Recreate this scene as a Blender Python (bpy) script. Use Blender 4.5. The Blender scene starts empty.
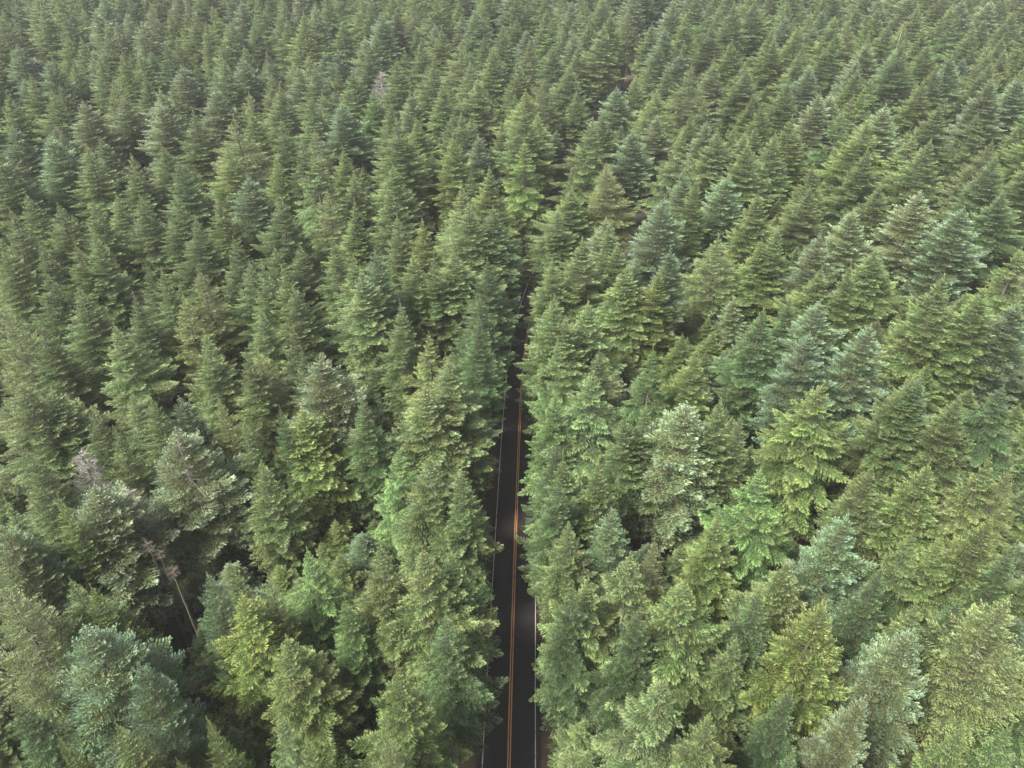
import bpy, math, random
import numpy as np
from mathutils import Vector

scene = bpy.context.scene
col = scene.collection
R = math.radians

# ------------------------------------------------------------------ camera, sky, sun, exposure
CAM_H, PITCH, FPX = 97.0, R(36.5), 779.0
cam_data = bpy.data.cameras.new('camera')
cam_data.sensor_width = 36.0
cam_data.lens = FPX / 1024.0 * 36.0
cam_data.clip_start, cam_data.clip_end = 0.5, 20000
camera = bpy.data.objects.new('camera', cam_data)
camera.location = (0, 0, CAM_H)
camera.rotation_euler = (R(90) - PITCH, 0, 0)
col.objects.link(camera)
scene.camera = camera

SUN_EL, SUN_AZ = R(52), R(234)          # azimuth clockwise from +Y: behind the camera, to its left
world = bpy.data.worlds.new('World')
scene.world = world
world.use_nodes = True
wn, wl = world.node_tree.nodes, world.node_tree.links
wn.clear()
sky = wn.new('ShaderNodeTexSky'); sky.sky_type = 'NISHITA'; sky.sun_disc = False
sky.sun_elevation, sky.sun_rotation = SUN_EL, SUN_AZ
sky.air_density, sky.dust_density, sky.ozone_density = 1.0, 1.0, 1.0
hs = wn.new('ShaderNodeHueSaturation'); hs.inputs['Saturation'].default_value = 0.12   # overcast: grey light
bg = wn.new('ShaderNodeBackground'); bg.inputs['Strength'].default_value = 0.066
wo = wn.new('ShaderNodeOutputWorld')
wl.new(sky.outputs[0], hs.inputs['Color']); wl.new(hs.outputs[0], bg.inputs['Color']); wl.new(bg.outputs[0], wo.inputs['Surface'])

sun_data = bpy.data.lights.new('sun', 'SUN')
sun_data.energy, sun_data.angle, sun_data.color = 3.1, R(16), (1.0, 0.95, 0.84)
sun = bpy.data.objects.new('sun', sun_data)
sdir = Vector((math.sin(SUN_AZ) * math.cos(SUN_EL), math.cos(SUN_AZ) * math.cos(SUN_EL), math.sin(SUN_EL)))
sun.rotation_euler = sdir.to_track_quat('Z', 'Y').to_euler()
sun.location = sdir * 300
col.objects.link(sun)

vs = scene.view_settings
vs.view_transform, vs.look, vs.gamma, vs.exposure = 'Standard', 'None', 1.0, 2.75
scene.cycles.max_bounces = 4
scene.cycles.diffuse_bounces = 2
scene.cycles.glossy_bounces = 1
scene.cycles.transmission_bounces = 2
scene.cycles.volume_bounces = 0
scene.cycles.transparent_max_bounces = 4

rng = np.random.default_rng(7)
random.seed(7)


def ray(px, py):
    x, y = (px - 512) / FPX, (384 - py) / FPX
    c, s = math.cos(PITCH), math.sin(PITCH)
    return np.array([x, c + y * s, -s + y * c])


def on_plane(px, py, z):
    d = ray(px, py)
    k = (CAM_H - z) / -d[2]
    return d[0] * k, d[1] * k, k          # k is the depth along the lens axis


def project(x, y, z):
    c, s = math.cos(PITCH), math.sin(PITCH)
    dz = z - CAM_H
    depth = y * c - dz * s
    up = y * s + dz * c
    return 512 + FPX * x / depth, 384 - FPX * up / depth, depth


# ------------------------------------------------------------------ material helpers
def new_mat(name):
    m = bpy.data.materials.new(name); m.use_nodes = True
    n, l = m.node_tree.nodes, m.node_tree.links
    n.clear()
    return m, n, l


def ramp(n, stops):
    r = n.new('ShaderNodeValToRGB')
    e = r.color_ramp.elements
    while len(e) < len(stops): e.new(0.5)
    for i, (p, c) in enumerate(stops):
        e[i].position = p; e[i].color = (*c, 1)
    return r


def noise(n, l, coord, scale, detail=4, rough=0.6):
    t = n.new('ShaderNodeTexNoise')
    t.inputs['Scale'].default_value = scale; t.inputs['Detail'].default_value = detail; t.inputs['Roughness'].default_value = rough
    l.new(coord, t.inputs['Vector'])
    return t


def mix(n, l, a, b, f, mode='MIX'):
    m = n.new('ShaderNodeMix'); m.data_type = 'RGBA'; m.blend_type = mode
    for sock, v in ((m.inputs[0], f), (m.inputs[6], a), (m.inputs[7], b)):
        if hasattr(v, 'is_linked') or hasattr(v, 'links'): l.new(v, sock)
        elif isinstance(v, (int, float)): sock.default_value = v
        else: sock.default_value = (*v, 1)
    return m.outputs[2]


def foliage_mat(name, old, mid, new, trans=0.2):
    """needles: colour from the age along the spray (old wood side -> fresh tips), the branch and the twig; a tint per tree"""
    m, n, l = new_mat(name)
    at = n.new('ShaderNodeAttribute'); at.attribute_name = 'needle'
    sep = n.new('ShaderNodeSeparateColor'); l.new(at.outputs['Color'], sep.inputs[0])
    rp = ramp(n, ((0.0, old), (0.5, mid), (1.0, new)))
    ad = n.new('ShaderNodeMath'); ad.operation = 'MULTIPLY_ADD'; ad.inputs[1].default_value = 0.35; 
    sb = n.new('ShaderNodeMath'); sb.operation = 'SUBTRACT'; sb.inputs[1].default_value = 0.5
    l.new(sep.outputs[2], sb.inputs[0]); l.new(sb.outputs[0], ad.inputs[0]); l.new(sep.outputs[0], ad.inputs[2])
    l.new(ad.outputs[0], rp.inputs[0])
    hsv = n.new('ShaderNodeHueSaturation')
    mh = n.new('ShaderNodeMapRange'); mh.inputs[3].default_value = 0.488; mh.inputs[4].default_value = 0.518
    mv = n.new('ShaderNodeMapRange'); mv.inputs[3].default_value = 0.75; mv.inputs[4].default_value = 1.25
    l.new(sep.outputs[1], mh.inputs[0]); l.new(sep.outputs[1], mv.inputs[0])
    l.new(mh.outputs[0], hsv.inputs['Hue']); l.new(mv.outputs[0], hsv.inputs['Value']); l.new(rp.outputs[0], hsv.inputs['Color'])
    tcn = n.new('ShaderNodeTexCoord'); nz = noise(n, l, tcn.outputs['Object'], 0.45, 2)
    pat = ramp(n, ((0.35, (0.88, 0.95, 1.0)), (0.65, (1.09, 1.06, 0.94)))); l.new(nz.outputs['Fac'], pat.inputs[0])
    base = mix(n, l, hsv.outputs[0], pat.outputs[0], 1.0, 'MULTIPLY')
    tint = n.new('ShaderNodeAttribute'); tint.attribute_type = 'INSTANCER'; tint.attribute_name = 'tint'
    c = mix(n, l, base, tint.outputs['Color'], 1.0, 'MULTIPLY')
    p = n.new('ShaderNodeBsdfPrincipled'); p.inputs['Roughness'].default_value = 0.55
    p.inputs['Specular IOR Level'].default_value = 0.35
    l.new(c, p.inputs['Base Color'])
    t = n.new('ShaderNodeBsdfTranslucent'); l.new(c, t.inputs['Color'])
    ms = n.new('ShaderNodeMixShader'); ms.inputs[0].default_value = trans
    l.new(p.outputs[0], ms.inputs[1]); l.new(t.outputs[0], ms.inputs[2])
    o = n.new('ShaderNodeOutputMaterial'); l.new(ms.outputs[0], o.inputs['Surface'])
    return m


def bark_mat(name, dark, light):
    m, n, l = new_mat(name)
    tc = n.new('ShaderNodeTexCoord')
    mp = n.new('ShaderNodeMapping'); mp.inputs['Scale'].default_value = (6, 6, 1.2); l.new(tc.outputs['Object'], mp.inputs[0])
    nz = noise(n, l, mp.outputs[0], 2.0, 6)
    rp = ramp(n, ((0.3, dark), (0.7, light))); l.new(nz.outputs['Fac'], rp.inputs[0])
    p = n.new('ShaderNodeBsdfPrincipled'); p.inputs['Roughness'].default_value = 0.9; l.new(rp.outputs[0], p.inputs['Base Color'])
    b = n.new('ShaderNodeBump'); b.inputs['Distance'].default_value = 0.04; l.new(nz.outputs['Fac'], b.inputs['Height']); l.new(b.outputs[0], p.inputs['Normal'])
    o = n.new('ShaderNodeOutputMaterial'); l.new(p.outputs[0], o.inputs['Surface'])
    return m


M = {
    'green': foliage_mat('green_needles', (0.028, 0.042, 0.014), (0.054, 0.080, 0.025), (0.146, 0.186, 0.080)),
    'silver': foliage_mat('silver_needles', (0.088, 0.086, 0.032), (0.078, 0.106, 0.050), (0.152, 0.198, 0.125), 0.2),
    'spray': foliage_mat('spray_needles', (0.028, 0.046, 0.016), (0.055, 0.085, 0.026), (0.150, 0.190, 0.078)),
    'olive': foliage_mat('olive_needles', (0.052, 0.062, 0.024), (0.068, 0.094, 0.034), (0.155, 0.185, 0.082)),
    'bark': bark_mat('brown_bark', (0.030, 0.025, 0.018), (0.082, 0.068, 0.050)),
    'pale_bark': bark_mat('pale_bark', (0.15, 0.13, 0.11), (0.32, 0.29, 0.25)),
    'grey_wood': bark_mat('dead_wood', (0.085, 0.080, 0.072), (0.19, 0.178, 0.160)),
}

# ------------------------------------------------------------------ the setting: ground, road, verges
ROAD = [(-120, -3.6), (-40, -1.8), (10, -1.0), (50, -0.45), (90, 0.6), (125, 1.7), (144, 2.7), (163, 5.0), (182, 9.2), (205, 15.4), (240, 24.5),
        (280, 35), (340, 52), (420, 76), (520, 106), (700, 160)]
_ry = np.array([p[0] for p in ROAD], float); _rx = np.array([p[1] for p in ROAD], float)


def road_x(y):
    # smoothed piecewise course
    return np.mean([np.interp(np.asarray(y, float) + d, _ry, _rx) for d in np.linspace(-14, 14, 9)], axis=0)


LANE = 3.35


def strip(name, off0, off1, z, mat, y0=-100.0, y1=660.0, step=2.0, parent=None, crown=0.0, skip=None):
    ys = np.arange(y0, y1 + 0.1, step)
    xs = road_x(ys)
    dx = np.gradient(xs, ys)
    nx, ny = 1 / np.sqrt(1 + dx * dx), -dx / np.sqrt(1 + dx * dx)
    v, f = [], []
    cols = (off0, off1) if off1 - off0 < 1.0 else tuple(np.linspace(off0, off1, 9))
    for i in range(len(ys)):
        for o in cols:
            v.append((xs[i] + nx[i] * o, ys[i] + ny[i] * o, z + crown * (1 - abs(o) / 4.0)))
    k = len(cols)
    for i in range(len(ys) - 1):
        for j in range(k - 1):
            f.append((i * k + j, i * k + j + 1, (i + 1) * k + j + 1, (i + 1) * k + j))
    me = bpy.data.meshes.new(name); me.from_pydata(v, [], f); me.materials.append(mat); me.update()
    ob = bpy.data.objects.new(name, me); col.objects.link(ob); ob.parent = parent
    return ob


def ground_mat():
    m, n, l = new_mat('forest_floor')
    tc = n.new('ShaderNodeTexCoord')
    a = noise(n, l, tc.outputs['Object'], 0.25, 6); b = noise(n, l, tc.outputs['Object'], 5.0, 5)
    r1 = ramp(n, ((0.35, (0.018, 0.014, 0.009)), (0.55, (0.030, 0.022, 0.013)), (0.68, (0.024, 0.032, 0.013)))); l.new(a.outputs['Fac'], r1.inputs[0])
    r2 = ramp(n, ((0.3, (0.45, 0.45, 0.45)), (0.75, (1.3, 1.2, 1.1)))); l.new(b.outputs['Fac'], r2.inputs[0])
    c = mix(n, l, r1.outputs[0], r2.outputs[0], 1.0, 'MULTIPLY')
    p = n.new('ShaderNodeBsdfPrincipled'); p.inputs['Roughness'].default_value = 0.95; l.new(c, p.inputs['Base Color'])
    o = n.new('ShaderNodeOutputMaterial'); l.new(p.outputs[0], o.inputs['Surface'])
    return m


def litter_mat():
    m, n, l = new_mat('needle_litter')
    tc = n.new('ShaderNodeTexCoord')
    a = noise(n, l, tc.outputs['Object'], 0.5, 6); b = noise(n, l, tc.outputs['Object'], 9.0, 5)
    r1 = ramp(n, ((0.3, (0.020, 0.012, 0.009)), (0.6, (0.036, 0.018, 0.012)), (0.75, (0.06, 0.055, 0.022)))); l.new(a.outputs['Fac'], r1.inputs[0])
    r2 = ramp(n, ((0.3, (0.5, 0.5, 0.5)), (0.75, (1.25, 1.2, 1.1)))); l.new(b.outputs['Fac'], r2.inputs[0])
    c = mix(n, l, r1.outputs[0], r2.outputs[0], 1.0, 'MULTIPLY')
    p = n.new('ShaderNodeBsdfPrincipled'); p.inputs['Roughness'].default_value = 0.95; l.new(c, p.inputs['Base Color'])
    o = n.new('ShaderNodeOutputMaterial'); l.new(p.outputs[0], o.inputs['Surface'])
    return m


def asphalt_mat():
    m, n, l = new_mat('asphalt')
    tc = n.new('ShaderNodeTexCoord')
    a = noise(n, l, tc.outputs['Object'], 0.35, 5); b = noise(n, l, tc.outputs['Object'], 30.0, 3); d = noise(n, l, tc.outputs['Object'], 1.6, 6)
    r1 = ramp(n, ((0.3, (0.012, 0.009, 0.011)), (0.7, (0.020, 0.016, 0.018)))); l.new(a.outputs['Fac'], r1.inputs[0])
    r3 = ramp(n, ((0.56, (0, 0, 0)), (0.72, (1, 1, 1)))); l.new(d.outputs['Fac'], r3.inputs[0])
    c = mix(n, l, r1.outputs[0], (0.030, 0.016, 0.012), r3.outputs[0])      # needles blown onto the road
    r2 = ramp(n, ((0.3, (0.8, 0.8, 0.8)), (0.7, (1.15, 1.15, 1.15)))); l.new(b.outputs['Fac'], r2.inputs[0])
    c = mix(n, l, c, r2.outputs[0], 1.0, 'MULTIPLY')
    p = n.new('ShaderNodeBsdfPrincipled'); p.inputs['Roughness'].default_value = 0.7; p.inputs['Specular IOR Level'].default_value = 0.15; l.new(c, p.inputs['Base Color'])
    o = n.new('ShaderNodeOutputMaterial'); l.new(p.outputs[0], o.inputs['Surface'])
    return m


def paint_mat(name, colr, worn):
    m, n, l = new_mat(name)
    tc = n.new('ShaderNodeTexCoord')
    a = noise(n, l, tc.outputs['Object'], 0.9, 6, 0.7)
    r = ramp(n, ((0.33, worn), (0.47, colr))); l.new(a.outputs['Fac'], r.inputs[0])
    p = n.new('ShaderNodeBsdfPrincipled'); p.inputs['Roughness'].default_value = 0.6; l.new(r.outputs[0], p.inputs['Base Color'])
    o = n.new('ShaderNodeOutputMaterial'); l.new(p.outputs[0], o.inputs['Surface'])
    return m


def structure(o, label, cat):
    o['kind'] = 'structure'; o['label'] = label; o['category'] = cat


me = bpy.data.meshes.new('ground')
g = 4000
me.from_pydata([(-g, -g, -0.06), (g, -g, -0.06), (g, g + 1000, -0.06), (-g, g + 1000, -0.06)], [], [(0, 1, 2, 3)])
me.materials.append(ground_mat())
ground = bpy.data.objects.new('ground', me); col.objects.link(ground)
structure(ground, 'dark brown forest floor glimpsed between the conifers', 'ground')
litter = litter_mat()
for sgn, side in ((-1, 'left'), (1, 'right')):
    a, b = (-6.6, -4.0) if sgn < 0 else (4.0, 6.6)
    v_ = strip('verge', a, b, -0.03, litter)
    structure(v_, f'reddish brown needle litter verge along the {side} edge of the road', 'verge')
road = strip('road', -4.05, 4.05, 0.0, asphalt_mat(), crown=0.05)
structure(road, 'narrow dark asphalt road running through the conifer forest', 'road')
white = paint_mat('white_paint', (0.32, 0.29, 0.27), (0.07, 0.065, 0.06))
yellow = paint_mat('yellow_paint', (0.38, 0.18, 0.055), (0.20, 0.095, 0.035))
for o in (-LANE, LANE):
    strip('edge_line', o - 0.06, o + 0.06, 0.055, white, parent=road)
for o in (-0.15, 0.15):
    strip('centre_line', o - 0.075, o + 0.075, 0.062, yellow, parent=road)


# ------------------------------------------------------------------ conifer kinds
def unit(v):
    return v / np.maximum(np.linalg.norm(v, axis=-1, keepdims=True), 1e-9)


class Cloud:
    """kite-shaped needle twigs gathered into one mesh"""
    def __init__(self): self.b, self.d, self.n, self.l, self.w, self.c = [], [], [], [], [], []

    def add(self, b, d, n, l, w, c):
        self.b.append(b); self.d.append(d); self.n.append(n); self.l.append(l); self.w.append(w); self.c.append(c)

    def mesh(self, name, mat):
        b, d, n = (np.concatenate(x) for x in (self.b, self.d, self.n))
        l, w = np.concatenate(self.l)[:, None], np.concatenate(self.w)[:, None]
        c = np.concatenate(self.c)
        d = unit(d); s = unit(np.cross(d, n)); nn = np.cross(s, d)
        mid = b + d * l * 0.42 + nn * l * 0.05
        v = np.stack([b, mid + s * w * 0.5, b + d * l - nn * l * 0.04, mid - s * w * 0.5], axis=1).reshape(-1, 3)
        k = len(b)
        me = bpy.data.meshes.new(name)
        me.vertices.add(4 * k); me.loops.add(4 * k); me.polygons.add(k)
        me.vertices.foreach_set('co', v.astype(np.float32).ravel())
        me.loops.foreach_set('vertex_index', np.arange(4 * k, dtype=np.int32))
        me.polygons.foreach_set('loop_start', np.arange(0, 4 * k, 4, dtype=np.int32))
        me.update(calc_edges=True)
        a = me.attributes.new('needle', 'FLOAT_COLOR', 'POINT')
        cc = np.ones((k, 4, 4), np.float32); cc[:, :, :3] = c[:, None, :]
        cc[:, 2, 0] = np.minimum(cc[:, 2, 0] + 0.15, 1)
        a.data.foreach_set('color', cc.ravel())
        me.materials.append(mat)
        return me


def tube_mesh(name, paths, mat, sides=5):
    """paths: list of (points (k,3), radii (k,)) -> tapered tubes in one mesh (the limbs of one tree)"""
    V, F, base = [], [], 0
    for pts, rad in paths:
        pts = np.asarray(pts, float); k = len(pts)
        t = unit(np.gradient(pts, axis=0))
        ref = np.array([0.0, 0.0, 1.0]) if abs(t[0, 2]) < 0.8 else np.array([1.0, 0.0, 0.0])
        u = unit(np.cross(t, ref)); w = np.cross(t, u)
        an = np.linspace(0, 2 * np.pi, sides, endpoint=False)
        ring = pts[:, None] + (u[:, None] * np.cos(an)[None, :, None] + w[:, None] * np.sin(an)[None, :, None]) * np.asarray(rad)[:, None, None]
        V.append(ring.reshape(-1, 3))
        for i in range(k - 1):
            for j in range(sides):
                j2 = (j + 1) % sides
                F.append((base + i * sides + j, base + i * sides + j2, base + (i + 1) * sides + j2, base + (i + 1) * sides + j))
        base += k * sides
    me = bpy.data.meshes.new(name)
    me.from_pydata(np.concatenate(V).tolist(), [], F)
    for p in me.polygons: p.use_smooth = True
    me.materials.append(mat); me.update()
    return me


KINDS = {
    # H height, Rm crown radius, base fraction, whorl step, branches per whorl, profile power, elevation top/bottom, droop, tip lift,
    # side-spray ratio and spacing, droop of the sprays, twig length/width, lift of twigs, wobble of twig normals, gap share
    'fir':     dict(H=30, Rm=4.7, base=0.18, step=0.58, per=5, pw=1.0, e0=40, e1=-4, droop=0.15, lift=0.16, ratio=0.34, sp=0.125, d2=0.12, tl=0.23, tw=0.064, t_up=0.30, wob=0.8, gap=0.08, mat='green', bark='bark'),
    'silver':  dict(H=30, Rm=4.7, base=0.20, step=0.74, per=6, pw=0.80, e0=34, e1=-4, droop=0.18, lift=0.24, ratio=0.42, sp=0.15, d2=-0.12, tl=0.24, tw=0.092, t_up=0.75, wob=0.8, gap=0.06, mat='silver', bark='bark'),
    'hemlock': dict(H=30, Rm=5.4, base=0.16, step=0.82, per=5, pw=1.0, e0=40, e1=2, droop=0.26, lift=0.08, ratio=0.30, sp=0.12, d2=0.50, tl=0.27, tw=0.064, t_up=-0.05, wob=0.7, gap=0.20, mat='spray', bark='bark'),
    'sparse':  dict(H=30, Rm=4.5, base=0.22, step=0.56, per=5, pw=0.95, e0=40, e1=-6, droop=0.14, lift=0.18, ratio=0.34, sp=0.16, d2=0.15, tl=0.23, tw=0.062, t_up=0.30, wob=0.8, gap=0.10, mat='olive', bark='pale_bark', limb='bark'),
}


def build_kind(kind, seed, bark=None, bare=False):
    q = dict(KINDS[kind])
    if bark: q['bark'] = bark
    r = np.random.default_rng(seed)
    H, Rm = q['H'], q['Rm'] * r.uniform(0.93, 1.08)
    zb = H * q['base']
    cl, limbs = Cloud(), []
    up = np.array([0.0, 0.0, 1.0])
    ph = r.uniform(0, 6.28, 4); amp = r.uniform(0.05, 0.12, 4)
    wand = np.cumsum(r.normal(0, 0.05, (40, 2)), axis=0); zw = np.linspace(0, H, 40)   # a slightly wandering stem
    wand -= wand[0]

    def stem(z): return np.array([np.interp(z, zw, wand[:, 0]) * 0.6, np.interp(z, zw, wand[:, 1]) * 0.6, z])
    az = r.uniform(0, 6.28)
    z = H - 0.45
    while z > zb:
        t = (H - z) / (H - zb)
        low = t > 0.72
        per = q['per'] + (1 if r.random() < 0.4 else 0)
        if t < 0.05: per = 4
        az += r.uniform(0.3, 1.2)
        for k in range(per):
            a = az + k * 6.283 / per + r.normal(0, 0.16)
            if r.random() < q['gap'] * (1.0 if t > 0.1 else 0.2): continue
            if bare and 0.05 < t < 0.42 and math.cos(a + math.pi / 2) > 0.80 and r.random() < 0.7: continue   # a thin side where the stem shows
            prof = min(1.0, (t / 0.49) ** q['pw']) * (1.0 if t < 0.7 else 1.0 - 0.35 * (t - 0.7) / 0.3)
            prof *= 1 - (0.34 if kind != 'silver' else 0.16) * max(0, 1 - t / 0.17)
            lump = 1 + amp[0] * math.sin(a + ph[0]) + amp[1] * math.sin(2 * a + ph[1] + z * 0.25) + amp[2] * math.sin(z * 0.9 + ph[2] + a) + amp[3] * math.sin(z * 2.1 + ph[3] - 2 * a)
            L = Rm * prof * lump * r.uniform(0.74, 1.10) * (1.15 if r.random() < 0.14 else 1.0) + 0.18 + 0.10 * min(1, t / 0.1)
            e = R(q['e0'] + 14 * max(0, 1 - t / 0.06) + (q['e1'] - q['e0']) * min(1, (t / 0.75) ** 0.7) + r.normal(0, 5))
            out = np.array([math.cos(a), math.sin(a), 0.0]); side = np.array([-math.sin(a), math.cos(a), 0.0])
            bend = r.normal(0, 0.07)
            p0 = stem(z + r.uniform(-0.16, 0.16))
            dr = q['droop'] * r.uniform(0.6, 1.4) * min(1, L / 2.0)

            def P(s):
                s = s[:, None]
                return p0 + out * (L * math.cos(e) * s) + side * (bend * L * s * s) + up * (L * math.sin(e) * s - dr * L * s ** 2 + q['lift'] * L * s ** 4)
            sl = np.linspace(0, 1, 6)
            limbs.append((P(sl), np.linspace(0.014 + 0.008 * L, 0.006, 6)))
            # side sprays
            spc = q['sp'] * (1.5 if low else 1.0)
            n2 = max(3, int(L / spc))
            s0 = 0.10 if t < 0.25 else (0.16 if kind != 'sparse' else 0.28)
            s = np.repeat(np.linspace(s0, 0.985, n2), 2) + r.normal(0, 0.012, 2 * n2)
            s = np.clip(s, 0.04, 1.0)
            sg = np.tile([-1.0, 1.0], n2)
            base = P(s); tan = unit(P(s + 0.02) - P(s - 0.02))
            th = np.radians(np.interp(s, [0, 1], [66, 34]) + r.normal(0, 7, len(s)))
            sd = unit(np.cross(up, tan))
            d2 = unit(tan * np.cos(th)[:, None] + sd * (np.sin(th) * sg)[:, None] + up * (r.normal(0.05, 0.10, len(s)))[:, None])
            env = np.clip(np.minimum((s / 0.35) ** 0.6, ((1.03 - s) / 0.66) ** 0.95), 0.05, 1.0)
            l2 = np.clip(q['ratio'] * L * env * r.uniform(0.7, 1.2, len(s)), 0.14, 1.7)
            brc = r.random()                                                  # one number per branch
            step3 = 0.085 * (1.9 if low else 1.0)
            kmax = max(2, int(l2.max() / step3))
            u = (np.arange(kmax)[None, :] + r.uniform(0.2, 0.8, (len(s), kmax))) * step3 / l2[:, None]
            keep = (u < 0.97)
            if kind == 'sparse': keep &= r.random(keep.shape) < 0.8
            ii, kk = np.nonzero(keep)
            uu = u[ii, kk]
            sg3 = np.where((kk + ii) % 2 == 0, 1.0, -1.0)
            dd = d2[ii]
            q3 = base[ii] + dd * (l2[ii] * uu)[:, None] - up * (q['d2'] * l2[ii] * uu ** 2)[:, None]
            sd3 = unit(np.cross(up, dd))
            lat = np.radians(48 + r.normal(0, 10, len(ii))) * (1 - 0.35 * uu)
            d3 = dd * np.cos(lat)[:, None] + sd3 * (np.sin(lat) * sg3)[:, None] + up * (q['t_up'] * r.uniform(0.2, 1.3, len(ii)) - 2 * q['d2'] * uu * 0.4)[:, None] + r.normal(0, 0.12, (len(ii), 3))
            tl = q['tl'] * (1.5 if low else 1.0) * r.uniform(0.65, 1.2, len(ii)) * (1 - 0.4 * uu)
            tl = np.minimum(tl, 0.10 + 0.9 * l2[ii])
            nn = up + r.normal(0, q['wob'], (len(ii), 3))
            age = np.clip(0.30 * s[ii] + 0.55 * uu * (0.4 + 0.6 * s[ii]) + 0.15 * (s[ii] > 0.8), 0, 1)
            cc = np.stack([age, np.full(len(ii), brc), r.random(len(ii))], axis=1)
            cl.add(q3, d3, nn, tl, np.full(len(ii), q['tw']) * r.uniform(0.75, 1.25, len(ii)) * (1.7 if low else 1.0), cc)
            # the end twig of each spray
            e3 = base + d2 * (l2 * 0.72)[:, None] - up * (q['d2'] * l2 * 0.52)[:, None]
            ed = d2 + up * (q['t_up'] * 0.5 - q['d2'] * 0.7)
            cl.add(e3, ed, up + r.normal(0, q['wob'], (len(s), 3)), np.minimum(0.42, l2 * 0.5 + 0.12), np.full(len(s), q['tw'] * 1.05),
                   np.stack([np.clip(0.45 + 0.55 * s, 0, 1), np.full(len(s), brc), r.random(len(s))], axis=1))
        z -= q['step'] * r.uniform(0.8, 1.2) * (0.7 if t < 0.12 else 1.0)
    # leader
    nt = 60
    zz = r.uniform(H - 1.2, H + 0.9, nt); aa = r.uniform(0, 6.28, nt)
    b = np.stack([stem(x) for x in zz])
    d = np.stack([np.cos(aa), np.sin(aa), np.full(nt, 1.3)], axis=1)
    cl.add(b, d, r.normal(0, 1, (nt, 3)), r.uniform(0.18, 0.36, nt), np.full(nt, q['tw']), np.stack([np.full(nt, 0.9), r.random(nt), r.random(nt)], axis=1))
    zs = np.append(np.linspace(-0.3, H + 0.2, 16), H + 0.95)
    r0 = 0.36 if kind != 'sparse' else 0.30
    flare = np.where(zs < 0.6, 1.35, 1.0)
    trunk = tube_mesh(f'{kind}_trunk', [(np.stack([stem(x) for x in zs]), flare * (0.018 + (r0 - 0.02) * np.clip(1 - zs / H, 0, 1) ** 0.85))], M[q['bark']], 9)
    # dead stubs under the crown
    for zq in np.arange(2.5, zb, 0.5):
        a = r.uniform(0, 6.28); Ls = r.uniform(0.5, 2.0)
        o = np.array([math.cos(a), math.sin(a), 0.0])
        ss = np.linspace(0, 1, 4)[:, None]
        limbs.append((stem(zq) + o * Ls * ss - up * 0.25 * Ls * ss ** 2, np.linspace(0.035, 0.01, 4)))
    br = tube_mesh(f'{kind}_branches', limbs, M[q.get('limb', q['bark'])], 3)
    return dict(kind=kind, trunk=trunk, crown=cl.mesh(f'{kind}_crown', M[q['mat']]), branches=br, H=H, Rm=Rm)


def build_snag(seed, wood='grey_wood', low=9):
    r = np.random.default_rng(seed)
    H = 30.0
    up = np.array([0.0, 0.0, 1.0]); limbs = []
    zs = np.linspace(-0.3, H, 18)
    wob = np.cumsum(r.normal(0, 0.05, (18, 2)), axis=0)
    pts = np.column_stack([wob, zs])
    trunk = tube_mesh('snag_trunk', [(pts, 0.10 + 0.32 * np.clip(1 - zs / H, 0, 1) ** 0.9)], M[wood], 8)
    z = H - 0.6
    while z > low:
        t = (H - z) / H
        for k in range(r.integers(4, 8)):
            a = r.uniform(0, 6.28); L = r.uniform(0.5, 1.0) * min(3.4, 1.1 + 9 * t)
            o = np.array([math.cos(a), math.sin(a), 0.0]); sd = np.array([-o[1], o[0], 0.0])
            p0 = np.array([np.interp(z, zs, wob[:, 0]), np.interp(z, zs, wob[:, 1]), z])
            ss = np.linspace(0, 1, 6)
            lift = r.uniform(-0.1, 0.55)
            bp = p0 + o * (L * ss)[:, None] + sd * (r.normal(0, 0.12) * L * ss ** 2)[:, None] + up * (lift * L * ss ** 1.6)[:, None]
            limbs.append((bp, np.linspace(0.065, 0.016, 6)))
            for i in (1, 2, 3, 4):
                for sg in (-1, 1):
                    l2 = r.uniform(0.25, 0.6) * L * (1 - i / 7)
                    d = unit(o * 0.7 + sd * sg * 0.8 + up * r.uniform(-0.3, 0.5))
                    limbs.append((bp[i] + d * (l2 * np.linspace(0, 1, 3))[:, None], np.array([0.03, 0.02, 0.012])))
        z -= r.uniform(0.35, 0.6)
    return dict(kind='snag', trunk=trunk, crown=None, branches=tube_mesh('snag_branches', limbs, M[wood], 3), H=H, Rm=3.0)


PROTO = {
    'fir': [build_kind('fir', 11 + i) for i in range(4)],
    'silver': [build_kind('silver', 31 + i) for i in range(3)] + [build_kind('silver', 36, 'pale_bark', True)],
    'hemlock': [build_kind('hemlock', 51 + i) for i in range(3)],
    'sparse': [build_kind('sparse', 71, None, True), build_kind('sparse', 72, 'bark'), build_kind('sparse', 73, 'bark')],
    'snag': [build_snag(91 + i) for i in range(2)] + [build_snag(95, 'bark', 27.5)],
}
FORMS = PROTO['fir'] + PROTO['silver'] + PROTO['hemlock'] + PROTO['sparse']

TINT = {   # needle colour of a tree against its kind
    'g': (1.0, 1.0, 1.0), 'd': (0.72, 0.82, 0.85), 'y': (1.12, 1.10, 0.90), 'o': (1.03, 1.00, 0.93), 'p': (1.16, 1.14, 1.15),
    'b': (0.90, 1.0, 1.06), 'e': (0.90, 1.03, 0.90), 't': (1.20, 1.08, 0.98), 'Y': (1.28, 1.20, 0.80),
}
COLOUR = {'g': 'mid green', 'd': 'dark green', 'y': 'yellowish green', 'o': 'olive green', 'p': 'pale green', 'b': 'blue-green', 'e': 'deep green',
          't': 'brownish', 'Y': 'bright yellow-green'}

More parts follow.
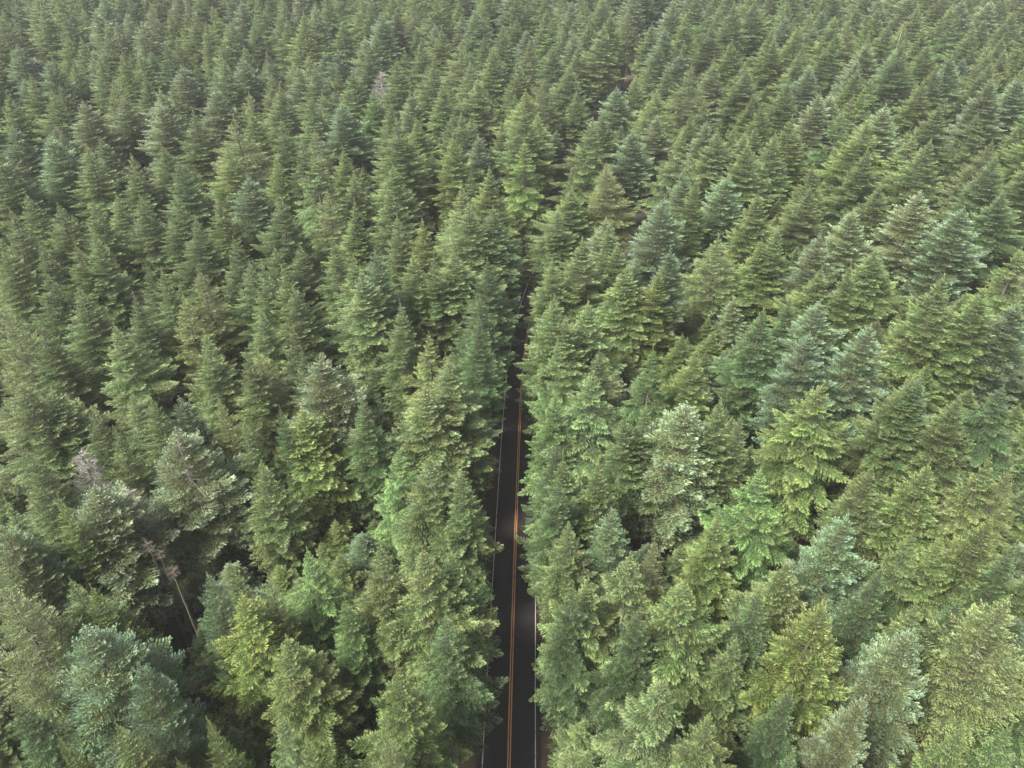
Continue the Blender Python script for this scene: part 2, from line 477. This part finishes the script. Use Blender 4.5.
# tips of the crowns as the photograph shows them: x, y, kind, tint, crown width in pixels (0: usual), what it looks like
F, S, H_, O, X = 'fir', 'silver', 'hemlock', 'sparse', 'snag'
TREES = [
 (88,632,S,'b',112,'broad blue-grey fir with rounded top and brown-flecked needles'), (140,668,S,'b',70,0), (210,577,S,'b',50,'slim blue-grey layered fir beside the dark trunk gap'),
 (92,589,F,'y',56,0), (70,582,F,'g',60,0), (4,588,O,'o',92,'large olive conifer with bare grey twigs near its top'), (241,598,F,'Y',92,'lemon-green bushy conifer with the brightest yellow needles'),
 (208,722,F,'y',42,0), (58,738,F,'y',38,0), (118,726,F,'o',62,0), (178,762,F,'y',44,0), (14,700,F,'d',64,0),
 (287,640,F,'y',84,0), (268,578,O,'p',50,0), (398,674,F,'y',92,'light yellow-green fir with ragged edges beside the near road end'), (387,738,O,'p',62,0),
 (381,548,F,'o',80,0), (422,552,F,'o',96,'tall olive fir overhanging the road edge and hiding the white line'), (278,716,H_,'g',58,0), (306,737,H_,'y',50,0), (309,552,H_,'e',72,'deep green drooping conifer standing in a shaded hollow'),
 (302,411,F,'y',84,'tall yellowish conical fir with a sharp tip'), (321,361,S,'p',92,'pale layered fir with a bare whitish stem showing'), (261,464,F,'g',58,0),
 (396,452,H_,'e',72,'fresh green drooping conifer with a feathery tip'), (431,459,F,'g',84,0), (426,388,F,'p',84,0), (449,362,F,'g',78,0), (363,398,F,'d',52,0), (280,409,F,'b',38,0),
 (179,401,S,'b',58,0), (178,434,S,'p',94,'large layered fir with yellow-brown top and white stem'), (92,491,S,'p',98,'bushy silver-tipped fir standing in front of the grey snags'),
 (81,452,X,'g',40,'broken grey dead snag with a jagged top'), (126,489,X,'g',34,'grey-brown dead tree wedged beside the silver-tipped fir'), (146,540,X,'d',24,'leftmost dark bare trunk in the shaded gap beside the slim blue-grey fir'), (158,548,X,'d',24,'middle one of three dark bare trunks in the shaded gap'), (171,566,X,'d',24,'rightmost dark bare trunk in the shaded gap beside the slim blue-grey fir'),
 (59,500,F,'y',48,0), (28,454,F,'g',56,0), (3,528,S,'p',72,0), (19,535,S,'p',64,0), (115,431,F,'o',46,0), (131,396,F,'g',66,0), (150,399,F,'g',50,0), (92,409,F,'g',48,0),
 (20,386,F,'g',78,0), (52,391,F,'g',74,0), (219,400,O,'t',40,'small brownish thin conifer with a bare stem'), (244,424,F,'g',42,0), (232,566,F,'g',44,0), (8,503,H_,'g',58,0),
 (685,406,S,'p',104,'largest pale silver fir with warm brown tiers right of road'), (721,403,F,'g',62,0), (740,419,F,'g',44,0), (624,416,F,'g',50,0), (646,408,F,'g',52,0),
 (592,376,H_,'b',92,'bluish drooping conifer with hanging sprays beside the road'), (563,461,F,'g',62,0), (545,480,F,'d',54,0), (598,465,F,'o',58,0), (613,511,S,'b',54,0), (719,515,F,'y',56,'bright fresh green slender fir in front of the big silver fir'),
 (655,544,O,'o',56,0), (556,525,F,'g',60,0), (687,588,H_,'y',132,'big yellow-green conifer with long curved arms and drooping sprays'), (663,684,H_,'g',104,0), (709,716,F,'o',74,0),
 (628,556,H_,'o',96,0), (585,582,H_,'o',90,0), (552,588,F,'d',60,0), (822,606,F,'Y',92,'pale yellow conifer with a bare white broken tip'), (845,518,S,'b',74,'silver-blue tiered fir with rusty brown inner branches'),
 (910,633,S,'p',80,'silver-green tiered fir with amber inner branches at lower right'), (787,564,F,'o',82,0), (916,603,H_,'o',62,0), (1008,598,O,'o',96,'wide olive conifer full of bare grey twigs at right edge'),
 (965,723,H_,'y',62,0), (1012,728,H_,'e',64,0), (792,752,H_,'e',60,0), (862,700,S,'p',58,0), (822,386,H_,'y',112,'tall yellow-green conifer with long level arms right of centre'),
 (960,399,F,'o',64,0), (912,380,F,'o',66,0), (928,468,F,'y',72,0), (871,469,F,'o',54,0), (989,459,H_,'t',62,'conifer with a bare pinkish brown leader'), (1009,470,O,'t',52,0),
 (913,531,H_,'o',60,0), (943,538,H_,'y',58,0), (990,522,F,'y',76,0), (1006,389,H_,'d',82,0), (760,470,H_,'e',90,0), (790,690,F,'d',50,0), (735,640,F,'o',60,0),
 (760,590,F,'d',60,0), (1015,545,F,'d',50,0), (960,600,F,'d',60,0), (880,570,F,'d',56,0), (640,610,F,'d',60,0), (500,560,F,'d',40,0), (473,470,F,'g',54,0), (470,556,F,'e',72,0), (466,618,F,'d',70,0), (536,395,F,'e',52,0), (538,440,F,'d',50,0), (547,300,F,'g',56,0), (541,262,F,'g',50,0), (508,318,F,'d',44,0), (345,600,F,'e',56,0),
 # second row
 (0,240,F,'g',46,0), (11,212,F,'g',40,0), (27,197,F,'g',40,0), (59,206,F,'o',46,0), (92,202,F,'g',44,0), (117,197,F,'p',44,0), (141,199,F,'g',50,0), (175,197,F,'g',48,0), (195,221,F,'g',50,0),
 (94,236,F,'g',46,0), (75,247,F,'y',44,0), (40,246,F,'g',44,0), (44,274,F,'g',46,0), (80,290,F,'g',54,0), (147,267,F,'g',40,0), (162,271,F,'g',40,0), (135,297,F,'g',46,0), (182,298,O,'t',44,0),
 (200,273,O,'t',48,'pinkish grey sparse conifer above the left middle'), (234,240,F,'g',48,0), (250,264,F,'g',46,0), (3,306,O,'p',44,0), (39,322,F,'g',48,0), (114,327,F,'p',56,0), (205,336,F,'p',58,0), (246,352,F,'o',48,0), (217,201,F,'y',44,0),
 (5,367,O,'o',50,0), (263,267,F,'g',46,0), (275,250,F,'g',44,0), (280,197,F,'g',46,0), (300,246,F,'g',44,0), (293,291,F,'g',48,0), (327,193,O,'p',44,'grey thin conifer with a bare stem among green firs'), (355,203,F,'g',40,0),
 (353,219,F,'y',46,0), (333,240,F,'g',42,0), (388,190,F,'p',50,0), (422,222,F,'Y',38,'small sharp bright yellow-green conifer'), (398,219,F,'g',46,0), (376,254,S,'b',44,'small blue-grey fir beside the big pale cone'),
 (361,274,F,'p',88,'large pale green cone-shaped fir with a yellowish stem'), (354,258,F,'g',50,0), (413,257,F,'p',46,0), (453,254,F,'p',66,0), (434,259,F,'g',36,0), (468,207,F,'p',62,0), (461,188,F,'p',48,0),
 (261,312,F,'g',48,0), (291,327,F,'g',44,0), (428,335,H_,'t',52,0), (445,357,F,'g',44,0), (301,352,F,'g',42,0), (258,353,O,'t',66,'pale brownish conifer leaning over a dark gap'), (282,270,F,'p',46,0), (401,307,F,'g',44,0),
 (493,210,F,'d',54,0), (496,262,F,'d',48,0), (480,300,F,'d',52,0),
 (542,212,F,'g',50,0), (572,190,F,'g',60,0), (608,170,O,'t',58,'conifer with a pinkish bare leader right of the road gap'), (583,241,F,'p',56,0), (608,227,F,'g',48,0), (618,247,F,'p',56,0), (662,202,S,'b',50,0), (671,251,S,'b',40,0),
 (696,183,F,'y',40,0), (727,178,S,'b',50,0), (758,195,F,'y',50,0), (719,240,O,'p',82,'large grey-green conifer with a bare grey spire'), (659,273,F,'Y',42,'narrow bright green fir beside the grey spire conifer'), (627,269,F,'p',62,0), (589,305,F,'p',60,0),
 (565,320,F,'g',56,0), (761,242,F,'y',52,0), (652,351,H_,'e',58,0), (696,351,F,'y',52,0), (763,312,F,'d',56,0), (637,260,F,'d',32,0), (557,342,H_,'e',50,0), (600,352,F,'g',54,0),
 (810,190,F,'g',50,0), (819,237,S,'p',50,0), (822,270,F,'y',52,0), (818,304,S,'b',62,'dense blue-grey round-topped fir'), (809,338,S,'b',62,'blue-silver fir just below the round-topped one'), (868,328,S,'b',56,'blue-silver cone-shaped fir standing alone'),
 (919,194,S,'p',100,'very wide grey-green fir at upper right'), (963,210,S,'b',60,0), (875,251,F,'o',54,0), (850,268,F,'y',44,0), (943,279,F,'o',60,0), (985,290,F,'o',60,0), (880,188,F,'o',60,0), (1020,250,H_,'t',52,0),
 (1016,306,S,'b',58,0), (1003,193,F,'d',60,0), (922,378,F,'d',50,0), (778,230,F,'g',44,0), (790,300,F,'d',44,0),
 # top rows
 (955,-24,O,'p',58,'very tall conifer with a long bare white stem'), (880,0,S,'b',48,0), (903,25,O,'y',38,'yellowish thin conifer with a pale stem near the white-stemmed giant'), (868,45,S,'o',46,0), (810,69,S,'b',44,0), (830,97,S,'p',46,0), (913,135,H_,'t',48,0), (977,115,H_,'o',52,0),
 (940,107,F,'g',44,0), (885,112,S,'b',40,0), (833,40,F,'g',34,0), (1020,80,S,'b',50,0), (788,5,F,'y',34,0), (1014,12,F,'g',50,0), (813,165,F,'y',38,0), (868,152,F,'g',42,0), (775,135,F,'g',40,0),
 (552,47,F,'g',44,0), (520,67,F,'p',38,0), (524,97,F,'g',40,0), (570,66,F,'g',40,0), (587,7,F,'g',34,0), (602,-2,F,'g',40,0), (564,-6,O,'p',34,0), (640,25,F,'g',44,0), (593,116,F,'g',50,0), (617,89,S,'b',38,0),
 (655,92,O,'y',60,'tall pale conifer with a bare whitish stem right of the gap'), (680,55,S,'b',38,0), (659,47,F,'g',34,0), (692,-6,S,'p',36,0), (608,165,O,'t',36,0), (572,172,F,'y',34,0), (747,70,F,'g',38,0), (732,42,F,'y',34,0), (717,132,F,'g',44,0),
 (745,135,F,'g',42,0), (762,105,F,'y',34,0), (704,102,F,'g',34,0), (684,172,S,'b',32,0), (719,8,O,'p',34,0),
 (381,15,S,'b',38,0), (343,22,F,'g',34,0), (308,57,O,'p',36,0), (321,95,O,'p',40,'grey conifer with dead bare top'), (341,105,S,'b',44,0), (373,92,F,'e',36,0), (408,110,F,'g',38,0), (416,120,F,'y',40,0), (428,67,F,'g',36,0), (442,85,F,'g',36,0),
 (476,12,S,'b',34,0), (478,80,F,'p',40,0), (461,115,F,'p',38,0), (421,42,F,'g',34,0), (381,72,X,'g',26,'grey dead snag far up the slope of crowns'), (281,122,F,'g',36,0), (302,143,F,'p',36,0), (276,158,F,'y',32,0), (387,127,F,'g',36,0), (503,27,F,'g',34,0),
 (114,80,O,'p',38,0), (160,105,S,'p',44,0), (215,90,S,'p',44,0), (132,157,F,'p',38,0), (100,140,F,'g',42,0), (162,147,F,'g',40,0), (52,92,F,'g',38,0), (67,37,F,'y',32,0), (145,77,F,'g',32,0), (172,85,F,'g',34,0), (195,15,F,'y',32,0), (227,147,F,'y',42,0), (247,95,O,'p',36,0),
]

# ------------------------------------------------------------------ where every tree stands
placed = []         # dict x, y, h, sx, kind, tint, desc, tip pixel
for (px, py, kind, tint, w, desc) in TREES:
    h = rng.uniform(27.5, 32.0)
    if w >= 85: h += 2.0
    if kind == X: h = rng.uniform(26, 28) if tint == 'g' else rng.uniform(20, 23)
    x, y, depth = on_plane(px, py, h)
    dia = w * depth / FPX * (1.16 if py > 330 else 1.22) if w else 7.5
    rx = float(road_x(y))
    off = x - rx
    lo, hi = (-6.4, 6.8) if y < 66 else ((-6.4, 5.6) if y < 165 else (-6.6, 6.4))
    if lo < off < hi:                       # trunks keep clear of the road
        x = rx + (hi if off > 0 else lo)
    placed.append(dict(x=x, y=y, h=h, r=min(7.4, max(2.2, dia / 2)), kind=kind, tint=tint, desc=desc or None))

# the trees between and beyond them
grid = {}
def cell(x, y): return int(x // 8), int(y // 8)
def near(x, y, dmin, rr):
    cx, cy = cell(x, y)
    for i in range(cx - 1, cx + 2):
        for j in range(cy - 1, cy + 2):
            for (a, b, c) in grid.get((i, j), ()):
                if (a - x) ** 2 + (b - y) ** 2 < (dmin * 0.5 + c) ** 2: return True
    return False
def put(x, y, r): grid.setdefault(cell(x, y), []).append((x, y, r))
for t in placed: put(t['x'], t['y'], 0.52 * t['r'] + 0.6)

GAPS = [(168, 624, 26), (162, 600, 20), (178, 655, 14)]                      # a hollow in the canopy where trunks show
gap_xy = [(*on_plane(a, b, z)[:2], on_plane(a, b, z)[2] * c / FPX) for a, b, c in GAPS for z in (2, 9, 16, 22)]
Y_MAX = 620.0
kinds_p = [F] * 62 + [S] * 19 + [H_] * 11 + [O] * 8
tint_p = {F: 'ggggggppppoyyyyd', S: 'bbpp', H_: 'gyge', O: 'pog'}


def fill(cand, ylo, yhi, dmin, hr, rr):
    u_ = rng.uniform(0, 1, cand)
    ys = np.sqrt((ylo + 20) ** 2 + u_ * ((yhi + 20) ** 2 - (ylo + 20) ** 2)) - 20
    xs = rng.uniform(-1, 1, cand) * (0.86 * np.maximum(ys, 0) + 62)
    for x, y in zip(xs, ys):
        if abs(x - np.interp(y, _ry, _rx)) < 16:
            off = x - float(road_x(y))
            lim = (-7.0, 7.0) if y < 66 else (-6.3, 5.7) if y < 165 else (-6.6, 6.4)
            if lim[0] < off < lim[1]: continue
        if any((x - a) ** 2 + (y - b) ** 2 < c * c for a, b, c in gap_xy): continue
        q_ = rng.uniform(0, 1)
        r_ = rr[0] + (rr[1] - rr[0]) * q_
        if near(x, y, dmin * rng.uniform(0.7, 1.35), 0): continue
        k = kinds_p[rng.integers(len(kinds_p))]
        tn = tint_p[k][rng.integers(len(tint_p[k]))]
        h = hr[0] + (hr[1] - hr[0]) * min(1, max(0, 0.6 * q_ + 0.4 * rng.uniform(0, 1)))
        put(x, y, 0.5 * r_ + 0.5)
        placed.append(dict(x=x, y=y, h=h, r=r_, kind=k, tint=tn, desc=None))


fill(5000, 150, Y_MAX, 15.0, (26.5, 36), (5.6, 8.2))       # the tall ones of the far wood, thinly sown
fill(1600, 150, Y_MAX, 9.0, (22, 29), (4.2, 5.8))
fill(2500, 150, Y_MAX, 5.2, (13, 20), (3.2, 4.4))       # younger ones in their shade
fill(30000, -20, 150, 6.4, (10, 20), (2.6, 3.8))

for t in placed:
    u, v, d = project(t['x'], t['y'], t['h'])
    t['u'], t['v'], t['d'] = u, v, d
    t['form'] = PROTO[t['kind']][rng.integers(len(PROTO[t['kind']]))]
    if t['kind'] == O:
        t['form'] = PROTO[O][0 if t['desc'] and 'white' in t['desc'] or rng.random() < 0.003 else rng.integers(1, 3)]
    if t['kind'] == X: t['form'] = PROTO[X][2 if t['tint'] == 'd' else rng.integers(0, 2)]
    if t['kind'] == S: t['form'] = PROTO[S][3 if t['desc'] and 'white' in t['desc'] else rng.integers(0, 3)]
    b = rng.uniform(0.78, 1.18) * np.array(TINT[t['tint']]) * rng.uniform(0.97, 1.03, 3)
    t['rgb'] = tuple(float(c) for c in b)
    t['rot'] = float(rng.uniform(0, 6.283))
    if t['desc'] and 'white' in t['desc']: t['rot'] = math.atan2(-t['x'], t['y'])


def in_frame(t):
    # some of the crown shows: its tip or its middle lies in the picture
    u2, v2, _ = project(t['x'], t['y'], t['h'] * 0.62)
    pad = 0.35 * t['r'] / t['d'] * FPX
    return (-pad < t['u'] < 1024 + pad and -8 < t['v'] < 762) or (0 < u2 < 1024 and 0 < v2 < 768)


seen = [t for t in placed if in_frame(t)]
# nearest ones are the largest; the tips read off the photograph come before the fill between them
order = sorted(seen, key=lambda t: t['d'] - (25 if t['desc'] else 0) + (18 if t['h'] < 27 and t['kind'] != X else 0))
single = order[:300]
ids = {id(t) for t in single}
for t in placed:
    if t['desc'] and id(t) not in ids: single.append(t); ids.add(id(t))
single = [t for t in single if t['desc']] + [t for t in single if not t['desc']]
single = single[:300]
ids = {id(t) for t in single}
rest = [t for t in placed if id(t) not in ids]

# ------------------------------------------------------------------ labels: what a tree looks like, then a tree one can find beside it
FORM_WORD = {F: ('conical conifer', 'fir', 'pointed conifer'), S: ('layered fir', 'tiered fir'), H_: ('drooping conifer', 'feathery conifer'), O: ('thin-crowned conifer', 'sparse conifer'), X: ('dead tree',)}
marks = [t for t in single if t['desc']]
short = {}
for t in marks:
    w = t['desc'].split()
    for i, z in enumerate(w):
        if z in ('with', 'beside', 'overhanging', 'standing', 'wedged', 'above', 'among', 'in', 'at', 'leaning', 'far', 'right', 'just', 'near', 'full'): w = w[:i]; break
    short[id(t)] = ' '.join(w).rstrip(',')
dup_short = {}
for s_ in short.values(): dup_short[s_] = dup_short.get(s_, 0) + 1
used = set()


def words(n): return ('', 'first', 'second', 'third', 'fourth', 'fifth', 'sixth', 'seventh', 'eighth', 'ninth', 'tenth')[n]


def where(u, v):
    hx = ('left edge', 'left quarter', 'centre left', 'centre', 'centre right', 'right quarter', 'right edge')[min(6, max(0, int(u / 1024 * 7)))]
    vy = ('top', 'upper part', 'upper middle', 'middle', 'lower middle', 'lower part', 'bottom')[min(6, max(0, int(v / 768 * 7)))]
    return hx, vy


for t in marks:
    t['label'] = t['desc']; used.add(t['label'])
size_word = lambda t: 'small ' if t['r'] < 2.9 else ('broad ' if t['r'] > 4.4 else '')
roadside = []
for sgn, sname in ((-1, 'left'), (1, 'right')):
    row = sorted([t for t in single if not t['desc'] and 0 < sgn * (t['x'] - float(road_x(t['y']))) < 9.0 and t['h'] > 23], key=lambda t: -t['v'])
    for i, t in enumerate(row[:10]):
        t['label'] = f"{size_word(t)}{COLOUR[t['tint']]} {FORM_WORD[t['kind']][0]} at the roadside, {words(i + 1)} up the {sname} of the road"
good_marks = [m for m in marks if 'bare trunk' not in m['desc'] and dup_short[short[id(m)]] == 1]
sets = {}
for t in single:
    if t.get('label'): continue
    m = min(good_marks, key=lambda m: math.hypot(m['u'] - t['u'], m['v'] - t['v']))
    du, dv = t['u'] - m['u'], t['v'] - m['v']
    vert = 'above' if dv < -0.45 * abs(du) else ('below' if dv > 0.45 * abs(du) else '')
    horiz = 'left' if du < -0.45 * abs(dv) else ('right' if du > 0.45 * abs(dv) else '')
    rel = (f'{vert} and {horiz} of' if vert and horiz else (vert or f'{horiz} of'))
    base = f"{size_word(t)}{COLOUR[t['tint']]} {FORM_WORD[t['kind']][0]}"
    sets.setdefault((base, rel, id(m)), []).append((math.hypot(du, dv), t))
for (base, rel, mid), row in sets.items():
    row.sort(key=lambda a: a[0])
    for i, (dist, t) in enumerate(row):
        close = 'just ' if dist < 45 else ''
        t['label'] = f"{base} {close}{rel} the {short[mid]}" if len(row) == 1 else f"{words(i + 1)} {base} {rel} the {short[mid]}"
for t in single:
    if len(t['label'].replace('-', ' ').split()) > 16: t['label'] = t['label'].replace('conical conifer', 'conifer').replace('thin-crowned conifer', 'conifer').replace('layered fir ', 'fir ', 1).replace('above and ', 'up and ').replace('mid green ', 'green ')
for t in single:
    if len(t['label'].replace('-', ' ').split()) > 16: print('long', t['label'])
print('label check', len({t['label'] for t in single}), max(len(t['label'].split()) for t in single))

# ------------------------------------------------------------------ the 300 trees that show largest, each a thing of its own
TREE_NAME = {F: 'conifer_tree', S: 'silver_fir_tree', H_: 'drooping_conifer_tree', O: 'sparse_conifer_tree', X: 'dead_tree'}
GROUP = {F: 'green conifers of the forest', S: 'silver firs of the forest', H_: 'drooping conifers of the forest', O: 'sparse conifers of the forest', X: 'dead trees in the forest'}
for t in single:
    fm = t['form']
    root = bpy.data.objects.new(TREE_NAME[t['kind']], None)
    root.empty_display_size = 1.0
    root.location = (t['x'], t['y'], -0.05)
    sxy = t['r'] / fm['Rm']
    root.scale = (sxy, sxy, t['h'] / fm['H'])
    root.rotation_euler = (0, 0, t['rot'])
    root['label'] = t['label']; root['category'] = 'tree' if t['kind'] != X else 'dead tree'; root['group'] = GROUP[t['kind']]
    col.objects.link(root)
    tr = bpy.data.objects.new('trunk', fm['trunk']); tr.parent = root; col.objects.link(tr)
    if fm['crown']:
        cr = bpy.data.objects.new('crown', fm['crown']); cr.parent = root; cr['tint'] = t['rgb']; col.objects.link(cr)
        br = bpy.data.objects.new('branches', fm['branches']); br.parent = cr; br['kind'] = 'stuff'; col.objects.link(br)
    else:
        br = bpy.data.objects.new('branches', fm['branches']); br.parent = root; br['kind'] = 'stuff'; col.objects.link(br)


# ------------------------------------------------------------------ the far wood, one mass
def scatter(name, pts, rot, scl, idx, tint, forms):
    me = bpy.data.meshes.new(name)
    me.from_pydata([tuple(p) for p in pts], [], [])
    for nm, ty, key, val in (('rot', 'FLOAT', 'value', rot), ('idx', 'INT', 'value', idx)):
        me.attributes.new(nm, ty, 'POINT').data.foreach_set(key, np.asarray(val))
    me.attributes.new('scl', 'FLOAT_VECTOR', 'POINT').data.foreach_set('vector', np.asarray(scl, np.float32).ravel())
    tc = np.ones((len(pts), 4), np.float32); tc[:, :3] = tint
    me.attributes.new('tint', 'FLOAT_COLOR', 'POINT').data.foreach_set('color', tc.ravel())
    ob = bpy.data.objects.new(name, me); col.objects.link(ob)
    ng = bpy.data.node_groups.new(name + '_nodes', 'GeometryNodeTree')
    ng.interface.new_socket('Geometry', in_out='INPUT', socket_type='NodeSocketGeometry')
    ng.interface.new_socket('Geometry', in_out='OUTPUT', socket_type='NodeSocketGeometry')
    n, l = ng.nodes, ng.links
    gi, go = n.new('NodeGroupInput'), n.new('NodeGroupOutput')
    alls = n.new('GeometryNodeJoinGeometry')
    # a join gathers its inputs last-linked first: link in reverse so that idx counts from the first form
    for fm in reversed(forms):
        j = n.new('GeometryNodeJoinGeometry')
        for part in fm:
            src = bpy.data.objects.new('template_' + part.name, part)
            oi = n.new('GeometryNodeObjectInfo'); oi.inputs['Object'].default_value = src
            oi.inputs['As Instance'].default_value = False
            l.new(oi.outputs['Geometry'], j.inputs[0])
        g2 = n.new('GeometryNodeGeometryToInstance'); l.new(j.outputs[0], g2.inputs[0]); l.new(g2.outputs[0], alls.inputs[0])
    iop = n.new('GeometryNodeInstanceOnPoints'); iop.inputs['Pick Instance'].default_value = True
    l.new(gi.outputs[0], iop.inputs['Points']); l.new(alls.outputs[0], iop.inputs['Instance'])

    def attr(nm, ty):
        a = n.new('GeometryNodeInputNamedAttribute'); a.data_type = ty; a.inputs['Name'].default_value = nm
        return a.outputs[0]
    l.new(attr('idx', 'INT'), iop.inputs['Instance Index'])
    cx = n.new('ShaderNodeCombineXYZ'); l.new(attr('rot', 'FLOAT'), cx.inputs[2])
    er = n.new('FunctionNodeEulerToRotation'); l.new(cx.outputs[0], er.inputs[0])
    l.new(er.outputs[0], iop.inputs['Rotation']); l.new(attr('scl', 'FLOAT_VECTOR'), iop.inputs['Scale'])
    l.new(iop.outputs[0], go.inputs[0])
    md = ob.modifiers.new('scatter', 'NODES'); md.node_group = ng
    return ob


forms = [(f['crown'], f['branches'], f['trunk']) for f in FORMS]
index_of = {id(f): i for i, f in enumerate(FORMS)}
rest = [t for t in rest if id(t['form']) in index_of]
wood = scatter('distant_forest', [(t['x'], t['y'], -0.05) for t in rest], [t['rot'] for t in rest],
               [(t['r'] / t['form']['Rm'], t['r'] / t['form']['Rm'], t['h'] / t['form']['H']) for t in rest],
               [index_of[id(t['form'])] for t in rest], np.array([t['rgb'] for t in rest]), forms)
wood['kind'] = 'stuff'; wood['label'] = 'endless mass of far conifer crowns filling the forest behind'; wood['category'] = 'forest'

# ------------------------------------------------------------------ ferns and brush on the forest floor
fc = Cloud()
r_ = np.random.default_rng(5)
for k in range(26):
    a = r_.uniform(0, 6.28); L = r_.uniform(0.5, 1.1); m_ = 9
    s_ = np.repeat(np.linspace(0.1, 1, m_), 2); sg = np.tile([-1, 1], m_)
    o_ = np.array([math.cos(a), math.sin(a), 0]); sd_ = np.array([-o_[1], o_[0], 0])
    e_ = r_.uniform(0.5, 1.1)
    b_ = o_ * (L * s_)[:, None] + np.array([0, 0, 1.0]) * (L * (e_ * s_ - 0.7 * s_ ** 2))[:, None]
    d_ = o_ * 0.5 + sd_ * sg[:, None]
    fc.add(b_, d_, np.array([0, 0, 1.0]) + r_.normal(0, 0.3, (len(s_), 3)), 0.32 * (1.1 - s_), np.full(len(s_), 0.10), np.stack([s_, np.full(len(s_), r_.random()), r_.random(len(s_))], axis=1))
fern = fc.mesh('fern_clump', M['spray'])
nf = 9000
fy = rng.uniform(25, 300, nf); fx = rng.uniform(-1, 1, nf) * (0.75 * fy + 20)
ok = np.abs(fx - road_x(fy)) > 5.6
fx, fy = fx[ok], fy[ok]
fs = rng.uniform(0.7, 1.9, len(fx))
brush = scatter('undergrowth', np.column_stack([fx, fy, np.full(len(fx), -0.08)]), rng.uniform(0, 6.28, len(fx)).tolist(), np.column_stack([fs, fs, fs * 0.9]),
                [0] * len(fx), np.column_stack([rng.uniform(0.7, 1.2, len(fx))] * 3), [(fern,)])
brush['kind'] = 'stuff'; brush['label'] = 'low green ferns and brush on the shaded forest floor'; brush['category'] = 'undergrowth'

# ------------------------------------------------------------------ thin air haze
HAZE = 0.00008
me = bpy.data.meshes.new('haze')
x0, x1, y0, y1, z0, z1 = -4100, 4100, -4100, 5100, -1.1, 101.0
me.from_pydata([(x0, y0, z0), (x1, y0, z0), (x1, y1, z0), (x0, y1, z0), (x0, y0, z1), (x1, y0, z1), (x1, y1, z1), (x0, y1, z1)], [],
               [(0, 3, 2, 1), (4, 5, 6, 7), (0, 1, 5, 4), (1, 2, 6, 5), (2, 3, 7, 6), (3, 0, 4, 7)])
hm, n, l = new_mat('haze')
pv = n.new('ShaderNodeVolumePrincipled'); pv.inputs['Density'].default_value = HAZE; pv.inputs['Color'].default_value = (0.90, 0.95, 0.95, 1)
pv.inputs['Anisotropy'].default_value = 0.0
o = n.new('ShaderNodeOutputMaterial'); l.new(pv.outputs[0], o.inputs['Volume'])
me.materials.append(hm)
hz = bpy.data.objects.new('haze', me); col.objects.link(hz)
hz['kind'] = 'stuff'; hz['label'] = 'thin pale haze softening the far trees'; hz['category'] = 'haze'

print('trees', len(placed), 'single', len(single), 'rest', len(rest), 'tris', sum(len(f['crown'].polygons) * 2 + len(f['branches'].polygons) * 2 for f in FORMS))
